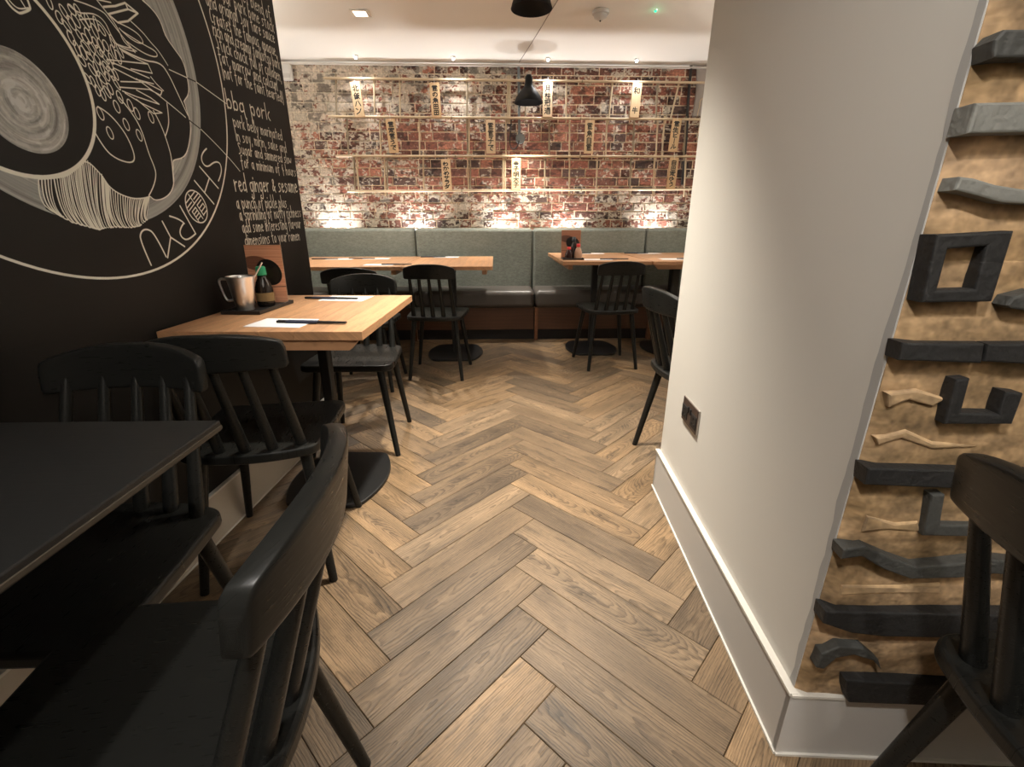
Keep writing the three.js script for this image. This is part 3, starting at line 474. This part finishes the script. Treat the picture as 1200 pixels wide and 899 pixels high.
const farPlaces = [
  [-1.03, -4.14, 0.755, 'on the far left table, above the half-hidden chair'], [-0.44, -4.3, 0.755, 'at the back of the far left table by the aisle'], [-0.86, -3.52, 0.755, 'at the front of the far left tables between two chairs'],
  [-1.5, -4.1, 0.755, 'on the far left table next to the mural wall'], [0.89, -4.36, 0.78, 'behind the sauce bottles on the far right table'], [1.42, -4.36, 0.78, 'at the back of the far right table, near the partition'], [0.79, -3.64, 0.78, 'at the front of the far right table, behind the chair back'], [1.4, -3.66, 0.78, 'at the front of the far right table, close to the partition'],
];
farPlaces[3][0] = -1.33;
for (const [x, z, y, w] of farPlaces) place(['white napkin ' + w, 'dark chopsticks ' + w], x, z, y, 0, 0.22, 0.12, [z > -3.8 ? 0.13 : -0.12, z > -3.8 ? 0.01 : 0.02, 0], ['napkins', 'chopsticks']);
{ // tray, mug, spoon and soy bottle by the mural
  const Y = 0.755, tr = thing('tray', 'black rectangular tray carrying the mug and soy bottle by the mural wall', 'tray', [-0.858, Y, -1.69], -0.06);
  mesh('tray_floor', rbox(0.135, 0.005, 0.24, 0.002, 0, 0.003, 0), blackTop, tr);
  for (const [w, d, x, z] of [[0.135, 0.005, 0, 0.118], [0.135, 0.005, 0, -0.118], [0.005, 0.236, 0.065, 0], [0.005, 0.236, -0.065, 0]]) mesh('tray_rim', rbox(w, 0.011, d, 0.002, x, 0.008, z), blackTop, tr);
  const mug = thing('steel_mug', 'polished steel tapered mug with a square handle on the black tray', 'mug', [-0.875, Y + 0.006, -1.63], 0);
  mesh('cup', lathe([[0, 0.001], [0.026, 0.001], [0.028, 0.004], [0.0265, 0.012], [0.03, 0.02], [0.043, 0.112], [0.0455, 0.116], [0.043, 0.117], [0.041, 0.112], [0.028, 0.022], [0, 0.02]], 40), steel, mug);
  mesh('handle', tube([[-0.041, 0.106, 0], [-0.068, 0.106, 0], [-0.073, 0.1, 0], [-0.062, 0.042, 0], [-0.056, 0.034, 0], [-0.034, 0.036, 0]], 0.0042, 40), steel, mug);
  const sp = thing('spoon', 'thin metal spoon standing in the steel mug, its handle leaning right', 'spoon', [-0.875, Y + 0.03, -1.63]);
  mesh('spoon_handle', rod(V(-0.012, 0.004, 0), V(0.068, 0.135, -0.03), 0.0022, 0.0028, 8), steel, sp);
  mesh('spoon_bowl', new THREE.SphereGeometry(0.009, 12, 8).scale(1, 0.4, 1.3).translate(-0.011, 0.004, 0), steel, sp);
  const b = thing('soy_bottle', 'dark soy sauce bottle with a green cap on the black tray', 'bottle', [-0.843, Y + 0.006, -1.715]);
  mesh('bottle_body', lathe([[0, 0.001], [0.027, 0.001], [0.03, 0.008], [0.03, 0.06], [0.024, 0.085], [0.016, 0.1], [0.0145, 0.112], [0, 0.113]], 32), std({ color: lin(0.012, 0.008, 0.006), roughness: 0.12 }), b);
  mesh('label', new THREE.CylinderGeometry(0.0304, 0.0304, 0.03, 32, 1, true).translate(0, 0.035, 0), std({ color: lin(0.2, 0.13, 0.05), roughness: 0.6 }), b);
  mesh('green_cap', lathe([[0, 0.11], [0.0165, 0.11], [0.0175, 0.114], [0.0165, 0.138], [0.012, 0.142], [0, 0.143]], 24), std({ color: lin(0.02, 0.3, 0.14), roughness: 0.4 }), b);
  menuCard('menu card showing a black bowl on wood, standing behind the mug by the mural', -0.862, Y + 0.006, -1.788, 0.05, 0.132, 0.212, 3);
  const yy = 0.78, tr2 = thing('tray', 'small dark tray under the sauce bottles on the far right table', 'tray', [0.60, yy, -3.66]);
  mesh('tray_floor', rbox(0.16, 0.005, 0.12, 0.002, 0, 0.003, 0), blackTop, tr2); for (const s of [-1, 1]) { mesh('tray_rim', rbox(0.16, 0.011, 0.005, 0.002, 0, 0.008, s * 0.0575), blackTop, tr2); mesh('tray_rim', rbox(0.005, 0.011, 0.11, 0.002, s * 0.0775, 0.008, 0), blackTop, tr2); }
  menuCard('brown menu card standing behind the sauce bottles on the far right table', 0.605, yy + 0.001, -3.79, 0, 0.155, 0.215, 8);
  const sauce = (label, x, z, bodyM, capM, bodyN, k = 1) => { const o = thing('sauce_bottle', label, 'bottle', [x, yy + 0.006, z]); mesh('bottle_body', lathe([[0, 0.001], [0.028, 0.001], [0.03, 0.008], [0.03, 0.055], [0.02, 0.095], [0.0125, 0.108], [0.0125, 0.116], [0, 0.117]].map((p) => [p[0], p[1] * k]), 28), bodyM, o); mesh('bottle_cap', lathe([[0, 0.113], [0.015, 0.113], [0.0155, 0.117], [0.0145, 0.142], [0, 0.144]].map((p) => [p[0], p[1] * k]), 20), capM, o); return o; };
  const red = std({ color: lin(0.55, 0.02, 0.02), roughness: 0.35 });
  sauce('dark soy sauce bottle with a grey cap, tallest on the far right table', 0.612, -3.695, std({ color: lin(0.015, 0.008, 0.006), roughness: 0.15 }), std({ color: lin(0.04, 0.045, 0.05), roughness: 0.4 }), '', 1.12);
  sauce('small dark sauce bottle with a red cap at the left of its tray', 0.568, -3.648, std({ color: lin(0.03, 0.008, 0.006), roughness: 0.15 }), red, '', 0.62);
  const ch = sauce('pale chilli shaker with a red cap at the right of the dark sauce bottle', 0.64, -3.645, std({ color: lin(0.4, 0.24, 0.16), roughness: 0.3 }), red, '', 0.78); mesh('red_band', new THREE.CylinderGeometry(0.0255, 0.0285, 0.014, 24, 1, true).translate(0, 0.05, 0), red, ch);
}

// ------------------------------------------------------------------ bamboo lattice, wooden menu tags
{
  const Z = -4.765, t = thing('bamboo_lattice', 'bamboo pole lattice fixed in front of the whole brick wall', 'lattice');
  const pole = (x0, y0, x1, y1, r, z, m = bamboo) => mesh('pole', rod(V(x0, y0, z), V(x1, y1, z), r, r * 0.92, 10), m, t);
  const dim = std({ color: lin(0.3, 0.24, 0.16), roughness: 0.4 });
  for (const [x0, y0, x1, y1] of [[-1.5, 2.256, 2.2, 2.25], [-1.5, 1.957, 2.2, 1.956], [-1.47, 1.634, 2.2, 1.646], [-1.4, 1.331, 2.2, 1.36]]) { pole(x0, y0, x1, y1, 0.0115, Z); for (const k of [0.3, 0.62]) mesh('joint', rod(V(mix(x0, x1, k), mix(y0, y1, k), Z), V(mix(x0, x1, k) + 0.012, mix(y0, y1, k), Z), 0.0135), dim, t); }
  const rows = [[[-1.395, -1.432], [-1.059, -1.088], [-0.833, -0.857], [-0.236, -0.246], [0.132, 0.13], [0.15, 0.148], [0.29, 0.293], [0.658, 0.67], [1.083, 1.065], [1.494, 1.51], [1.7, 1.64]], [[-1.337, -1.36], [-1.038, -1.06], [-0.68, -0.70], [-0.245, -0.25], [-0.226, -0.236], [0.113, 0.111], [0.513, 0.521], [0.702, 0.712], [1.05, 1.06], [1.304, 1.32], [1.527, 1.545], [1.591, 1.6], [1.791, 1.815]], [[-1.309, -1.335], [-1.285, -1.3], [-1.026, -1.05], [-1.0, -1.03], [-0.666, -0.68], [-0.25, -0.25], [-0.225, -0.235], [0.085, 0.082], [0.103, 0.102], [0.481, 0.486], [0.716, 0.724], [0.979, 0.99], [1.301, 1.32], [1.53, 1.55], [1.833, 1.86]]];
  const ys = [[2.295, 1.92], [1.985, 1.61], [1.665, 1.29]];
  rows.forEach((row, i) => row.forEach(([a, b], k) => pole(a, ys[i][0], b, ys[i][1], 0.0085, Z - 0.02 + (k % 2) * 0.002, k % 3 ? bamboo : dim)));
  const K = { tsuki: '2,10 2,3 0,0|2,10 8,10 8,0|2,7 8,7|2,4 8,4', kei: '0,8 4,8|2,10 2,0|2,8 0,4|2,8 4,5|5,8 10,8|7,10 7,0|5,5 10,5|5,3 9,3|4,0 10,0', kan: '0,9 0,10 10,10 10,9|1,8 5,8|0,6 6,6|2,6 0,1|4,6 4,1 6,1|6,7 10,7|9,9 9,1 7,1', sake: '0,9 2,8|0,6 2,5|0,0 2,3|4,10 10,10|4,8 4,0 10,0 10,8 4,8|6,10 6,5|8,10 8,5|4,3 10,3', wa: '0,9 4,10|2,10 2,0|0,7 5,7|2,6 0,2|2,6 4,3|6,8 6,1 10,1 10,8 6,8', gyu: '2,9 1,6|1,7 9,7|0,4 10,4|5,10 5,0', ha: '3,8 0,1|6,9 10,1', nn: '0,9 3,7|0,0 6,3 9,8', hwa: '2,10 2,0|0,7 3,8 0,3|2,5 7,8 9,5 8,1 5,0', ka: '0,7 6,7 6,2 4,0|3,10 0,0|8,8 10,5', me: '2,9 4,1|7,10 3,1 0,3 3,7 8,7 10,4 7,0', sa: '0,7 10,7|3,10 3,4|7,10 7,5 4,0', ra: '2,10 8,10|1,7 9,7 7,2 3,0', da: '4,10 0,5|3,8 8,8 6,2 1,0|3,5 7,3|9,10 10,9', shin: '5,10 5,8|1,8 9,8|3,7 4,5|7,7 6,5|0,5 10,5|1,3 9,3|5,5 5,0', ko: '2,10 8,10 5,7|5,7 5,1 3,0|0,5 10,5', mei: '0,9 0,2 4,2 4,9 0,9|0,6 4,6|6,10 6,3 4,0|6,10 10,10 10,0|6,7 10,7|6,4 10,4', tai: '0,7 10,7|5,10 5,6 0,0|5,6 10,0|4,1 5,0', nama: '2,9 0,5|2,7 9,7|1,4 9,4|5,10 5,0|0,0 10,0', bi: '2,10 2,1 9,1|2,5 8,7|9,10 10,9', bar: '5,10 5,0', ru: '3,9 3,4 0,0|6,10 6,1 10,4', dense: '1,10 9,10|0,8 10,8|2,8 2,0|5,10 5,4|2,6 8,6|2,4 9,4|4,4 4,0 6,1|7,4 7,0 10,1', no: '5,9 3,2 1,3 1,7 5,9 9,7 9,3 6,0', kaku: '4,10 1,7|3,9 7,9 6,7|2,7 9,7 9,0|2,7 2,2 0,0|2,5 9,5|2,3 9,3|5,7 5,0', ji: '4,10 3,9|1,9 1,0 9,0 9,9 1,9|1,6 9,6|1,3 9,3', ie: '5,10 5,9|0,7 0,9 10,9 10,7|2,7 8,7|6,7 1,4|5,5 7,2 5,0|6,4 0,1|8,5 5,3 10,0', ta: '1,9 1,0 9,0 9,9 1,9|5,9 5,0|1,5 9,5', kita: '3,10 3,0|0,7 3,7|0,2 3,4|9,8 6,6|6,10 6,1 10,1 10,3', meshi: '3,10 0,6|3,10 6,7|1,6 5,6 5,2 1,2 1,6|1,4 5,4|1,2 1,0 5,1|7,9 10,9|7,9 6,0|7,6 10,6 6,0|7,4 10,0', te: '0,9 10,9 5,6 4,2 8,0|8,6 9,5', u: '3,10 7,9|1,6 7,7 8,3 3,0', yu: '1,9 0,4 2,2|1,6 6,8 9,5 6,3|5,10 6,4 3,0', sp: '' };
  const woods = [0, 1, 2].map((i) => std({ map: beech, color: lin(0.95 - i * 0.06, 0.82 - i * 0.05, 0.66 - i * 0.05), roughness: 0.6 }));
  const face = (list, wood) => {
    const c = makeCanvas(80, 250), g = c.getContext('2d'); g.fillStyle = wood; g.fillRect(0, 0, 80, 250); g.fillStyle = 'rgba(120,80,40,0.12)'; for (let i = 0; i < 12; i++) g.fillRect((i * 37) % 80, 0, 2, 250);
    const n = list.length, ch = Math.min(52, 214 / n); g.strokeStyle = 'rgb(20,16,14)'; g.lineWidth = 7; g.lineCap = 'round'; g.lineJoin = 'round';
    list.forEach((k, i) => { const y0 = 20 + (214 / n) * i + (214 / n - ch) / 2; for (const l of K[k].split('|')) { if (!l) continue; g.beginPath(); parse(l).forEach((p, j) => { const x = 18 + p[0] * 4.4, y = y0 + 3 + (10 - p[1]) * (ch - 8) / 10; j ? g.lineTo(x, y) : g.moveTo(x, y); }); g.stroke(); } });
    return std({ map: canvasTexture(c), roughness: 0.6 });
  };
  const tags = [
    [-1.216, 2.088, 0.07, ['kita', 'meshi', 'ha', 'nn'], 'tilted wooden menu tag at the upper left end of the lattice'], [-0.521, 2.087, 0.03, ['dense', 'no', 'kaku', 'ta', 'ta'], 'wooden menu tag second from the left in the top row'],
    [0.489, 2.101, 0, ['tsuki', 'kei', 'kan', 'sake'], 'wooden menu tag in the top row beside the black wall lamp'], [1.296, 2.101, -0.03, ['wa', 'sp', 'gyu'], 'wooden menu tag with two large characters, rightmost of the top row'],
    [-0.932, 1.799, 0.05, ['dense', 'ie', 'dense', 'u', 'te'], 'wooden menu tag at the left end of the middle row'], [-0.03, 1.797, 0, ['dense', 'dense', 'ko', 'te'], 'wooden menu tag in the middle row left of the dangling lamp cord'],
    [0.885, 1.802, 0, ['dense', 'kaku', 'ji', 'dense'], 'wooden menu tag in the middle row right of the lamp plate'], [1.69, 1.821, -0.05, ['dense', 'nama', 'bi', 'bar', 'ru'], 'wooden menu tag at the right end of the middle row by the pipe'],
    [-0.451, 1.473, 0.03, ['hwa', 'ka', 'me', 'sa', 'ra', 'da'], 'wooden menu tag with six kana, leftmost of the bottom row'], [0.206, 1.483, 0, ['shin', 'ko', 'mei', 'tai', 'ko'], 'wooden menu tag in the middle of the bottom row'], [1.705, 1.495, -0.03, ['ji', 'ta', 'ie', 'yu', 'u'], 'wooden menu tag at the right end of the bottom row'],
  ];
  tags.forEach(([x, y, a, list, label], i) => {
    const o = thing('menu_tag', label, 'sign', [x, y, Z + 0.022], 0, 'wooden menu tags on the lattice'); o.rotation.z = a;
    const bd = mesh('board', rbox(0.088, 0.278, 0.008, 0.002), woods[i % 3], o); mesh('lettering', new THREE.PlaneGeometry(0.084, 0.274).translate(0, 0, 0.0044), face(list, ['rgb(226,200,160)', 'rgb(212,182,140)', 'rgb(236,212,176)'][i % 3]), bd);
    mesh('string', rod(V(0, 0.125, 0.006), V(0, 0.175, -0.006), 0.0014, 0.0014, 6), paper, o);
  });
}

// ------------------------------------------------------------------ lamps and small fittings
function spot(o, from, to, cd, angle, color, pen = 1, soft = 1) { const l = new THREE.SpotLight(color, cd, 0, angle, pen, 2); l.position.copy(from); l.target.position.copy(to); l.castShadow = true; l.shadow.radius = soft; o.add(l); o.add(l.target); return l; }
for (const [x, z, tx, tz, cd, ang, col, label] of DOWNLIGHTS) {
  const o = thing('downlight', label, 'light', [x, 2.4, z]);
  const s = shapeOf([[-0.06, -0.06], [0.06, -0.06], [0.06, 0.06], [-0.06, 0.06]], [[[-0.042, -0.042], [-0.042, 0.042], [0.042, 0.042], [0.042, -0.042]]]);
  mesh('frame', extrude(s, 0.008, 0.001).rotateX(Math.PI / 2).translate(0, 0, 0), steel, o);
  mesh('diffuser', box(0.082, 0.003, 0.082, 0, -0.003, 0), lampGlass, o);
  spot(o, V(0, -0.02, 0), V(tx - x, -2.4, tz - z), cd, ang, col, 1, 2.2);
}
for (const [x, y, z, turn, cd, label] of FILL_UPLIGHTERS) {
  const o = thing('fill_uplighter', label, 'light', [x, y, z], turn);  // added fill lamp out of view, washes the ceiling
  mesh('bowl', new THREE.LatheGeometry([[0.001, -0.12], [0.06, -0.105], [0.11, -0.06], [0.13, 0], [0.126, 0], [0.105, -0.056], [0.058, -0.099], [0.001, -0.114]].map((p) => new THREE.Vector2(p[0], p[1])), 24, -Math.PI / 2, Math.PI), paintWhite, o);
  mesh('tube', rod(V(-0.06, -0.03, 0.06), V(0.06, -0.03, 0.06), 0.008), lampGlass, o);
  spot(o, V(0, -0.01, 0.06), V(0, 1, 0.3), cd, 1.35, NEUTRAL, 0.6, 2);
}
for (const [i, x] of [-1.175, -0.343, 0.477, 1.253].entries()) {
  const o = thing('led_spotlight', ['small bright LED spotlight on the ceiling edge, leftmost of four', 'small bright LED spotlight on the ceiling edge, second from left', 'small bright LED spotlight on the ceiling edge just above the black wall lamp', 'small bright LED spotlight on the ceiling edge, rightmost of four'][i], 'light', [x, 2.4, -4.66], 0, 'ceiling-edge LED spotlights');
  mesh('housing', rod(V(0, 0, 0), V(0, -0.014, 0), 0.02, 0.017), steel, o); mesh('lens', new THREE.SphereGeometry(0.012, 14, 10).translate(0, -0.017, 0), ledGlass, o);
  spot(o, V(0, -0.032, 0), V(0, -1.4, -0.1), WALLSPOT, 1.15, COOL, 1, 0.6);
}
for (const [i, x] of [-1.543, -0.755, 0.10, 0.72, 1.6].entries()) {
  const o = thing('uplight', 'small LED uplight on the ledge behind the banquette, ' + ['first from the left', 'second from the left', 'third from the left, below the lamp', 'behind the sauce bottle table', 'nearest the partition'][i], 'light', [x, 0.796, -4.765], 0, 'uplights behind the banquette');
  mesh('housing', rod(V(0, 0, 0), V(0, 0.012, 0), 0.022, 0.02), blackMetal, o); mesh('lens', rod(V(0, 0.012, 0), V(0, 0.015, 0), 0.015, 0.015), ledGlass, o);
  spot(o, V(0, 0.024, 0), V(0, 1.4, -0.25), UPLIGHT, 0.95, COOL, 1, 0.6);
}
{
  const shadeProfile = [[0.122, 0], [0.124, 0.004], [0.105, 0.045], [0.07, 0.09], [0.04, 0.12], [0.033, 0.15], [0.031, 0.19], [0.022, 0.208], [0, 0.21]], inner = [[0, 0.2], [0.026, 0.19], [0.029, 0.15], [0.036, 0.118], [0.066, 0.087], [0.101, 0.043], [0.12, 0.002], [0.122, 0]];
  const blackShade = new THREE.MeshPhysicalMaterial({ color: lin(0.005, 0.005, 0.005), roughness: 0.5, specularIntensity: 0.4 }), grey = std({ color: lin(0.22, 0.25, 0.26), roughness: 0.45, metalness: 0.3 });
  const w = thing('wall_lamp', 'black bell-shaped lamp on a grey rod in front of the brick wall', 'lamp', [0.235, 0, -4.82]);
  mesh('rod', rod(V(-0.005, 2.372, 0.0), V(0.004, 1.8, 0.0), 0.012), grey, w); mesh('wall_plate', rod(V(0.012, 1.795, -0.016), V(0.012, 1.795, 0.022), 0.043, 0.043, 28), grey, w);
  mesh('arm', tube([[0, 2.05, 0], [0.03, 2.12, 0.1], [0.06, 2.2, 0.2], [0.066, 2.215, 0.3]], 0.006), blackMetal, w);
  const sh = mesh('shade', lathe([...inner.slice().reverse().slice(0, 0), ...inner, ...shadeProfile.slice(1)], 40).translate(0.066, 2.02, 0.32), blackShade, w);
  mesh('bulb', new THREE.SphereGeometry(0.025, 16, 12).translate(0.066, 2.075, 0.32), std({ color: lin(0.3, 0.3, 0.3), emissive: new THREE.Color(1, 0.8, 0.55), emissiveIntensity: 3 }), w);
  spot(w, V(0.066, 2.04, 0.32), V(0.066, 1.0, 0.2), 8, 0.68, WARM, 1, 1.2);
  mesh('cord', tube([[-0.075, 1.945, 0.05], [-0.076, 1.88, 0.05], [-0.085, 1.8, 0.05], [-0.078, 1.72, 0.05], [-0.05, 1.7, 0.05], [-0.015, 1.73, 0.04], [0.0, 1.775, 0.02]], 0.005, 48), blackMetal, w);
  const p = thing('pendant_lamp', 'black bell-shaped pendant lamp hanging close under the ceiling, unlit', 'lamp', [0.237, 2.27, -3.36]);
  mesh('shade', lathe([[0, 0.085], [0.05, 0.08], [0.1, 0.04], [0.123, 0.001], [0.126, 0.002], [0.11, 0.05], [0.06, 0.095], [0.035, 0.11], [0.03, 0.13], [0, 0.13]], 40), blackShade, p);
  tag(mesh('ceiling_cable', tube([[0.43, 2.3965, -3.5], [0.385, 2.3965, -3.79], [0.346, 2.3965, -4.06], [0.29, 2.3965, -4.42], [0.232, 2.3965, -4.78]], 0.0028), std({ color: lin(0.3, 0.27, 0.23), roughness: 0.7 })), 'thin grey cable running along the ceiling to the black wall lamp', 'cable');
  const d = thing('smoke_detector', 'round white smoke detector on the ceiling', 'detector', [0.73, 2.4, -3.72]);
  mesh('mount', lathe([[0, 0], [0.054, 0], [0.056, -0.004], [0.056, -0.02], [0.05, -0.024], [0, -0.024]], 32), paintDullWhite, d); mesh('chamber', lathe([[0.046, -0.022], [0.042, -0.04], [0.024, -0.046], [0.018, -0.054], [0, -0.056]], 32), paintDullWhite, d); mesh('sensor_tip', new THREE.SphereGeometry(0.006, 10, 8).translate(0, -0.058, 0), blackMetal, d);
  const led = thing('indicator_light', 'tiny green indicator light glowing on the ceiling', 'light', [1.097, 2.4, -3.70]);
  mesh('bezel', rod(V(0, 0, 0), V(0, -0.004, 0), 0.016, 0.014), steel, led); mesh('green_lens', new THREE.SphereGeometry(0.01, 14, 10).translate(0, -0.004, 0), std({ color: lin(0.02, 0.2, 0.1), emissive: new THREE.Color(0.05, 1, 0.55), emissiveIntensity: 1 }), led);
  const gl = new THREE.PointLight(new THREE.Color(0.1, 1, 0.5), 0.003); gl.position.set(0, -0.03, 0); gl.castShadow = true; led.add(gl);
  const s = thing('motion_sensor', 'white motion sensor box high on the brick wall beside the mural wall', 'sensor', [-1.83, 2.31, -4.815]);
  mesh('body', rbox(0.095, 0.13, 0.05, 0.018, 0, 0, 0, 3), std({ color: lin(0.6, 0.58, 0.54), roughness: 0.5 }), s); mesh('window', rbox(0.06, 0.035, 0.01, 0.004, 0, -0.03, 0.024), std({ color: lin(0.5, 0.48, 0.45), roughness: 0.3 }), s);
  tag(mesh('bent_rod', tube([[2.02, 2.14, -4.72], [1.93, 2.13, -4.72], [1.885, 2.1, -4.72], [1.88, 2.05, -4.72], [1.87, 1.97, -4.72]], 0.005, 40), bamboo), 'thin bent brass-coloured rod at the right end of the lattice by the partition', 'rod');
  tag(mesh('conduit_pipe', tube([[1.8, 2.395, -4.82], [1.81, 2.1, -4.82], [1.83, 1.8, -4.82], [1.84, 1.4, -4.82]], 0.014), std({ color: lin(0.025, 0.022, 0.02), roughness: 0.6 })), 'dark vertical pipe at the right end of the brick wall', 'pipe');
}
renderer.render(scene, camera);
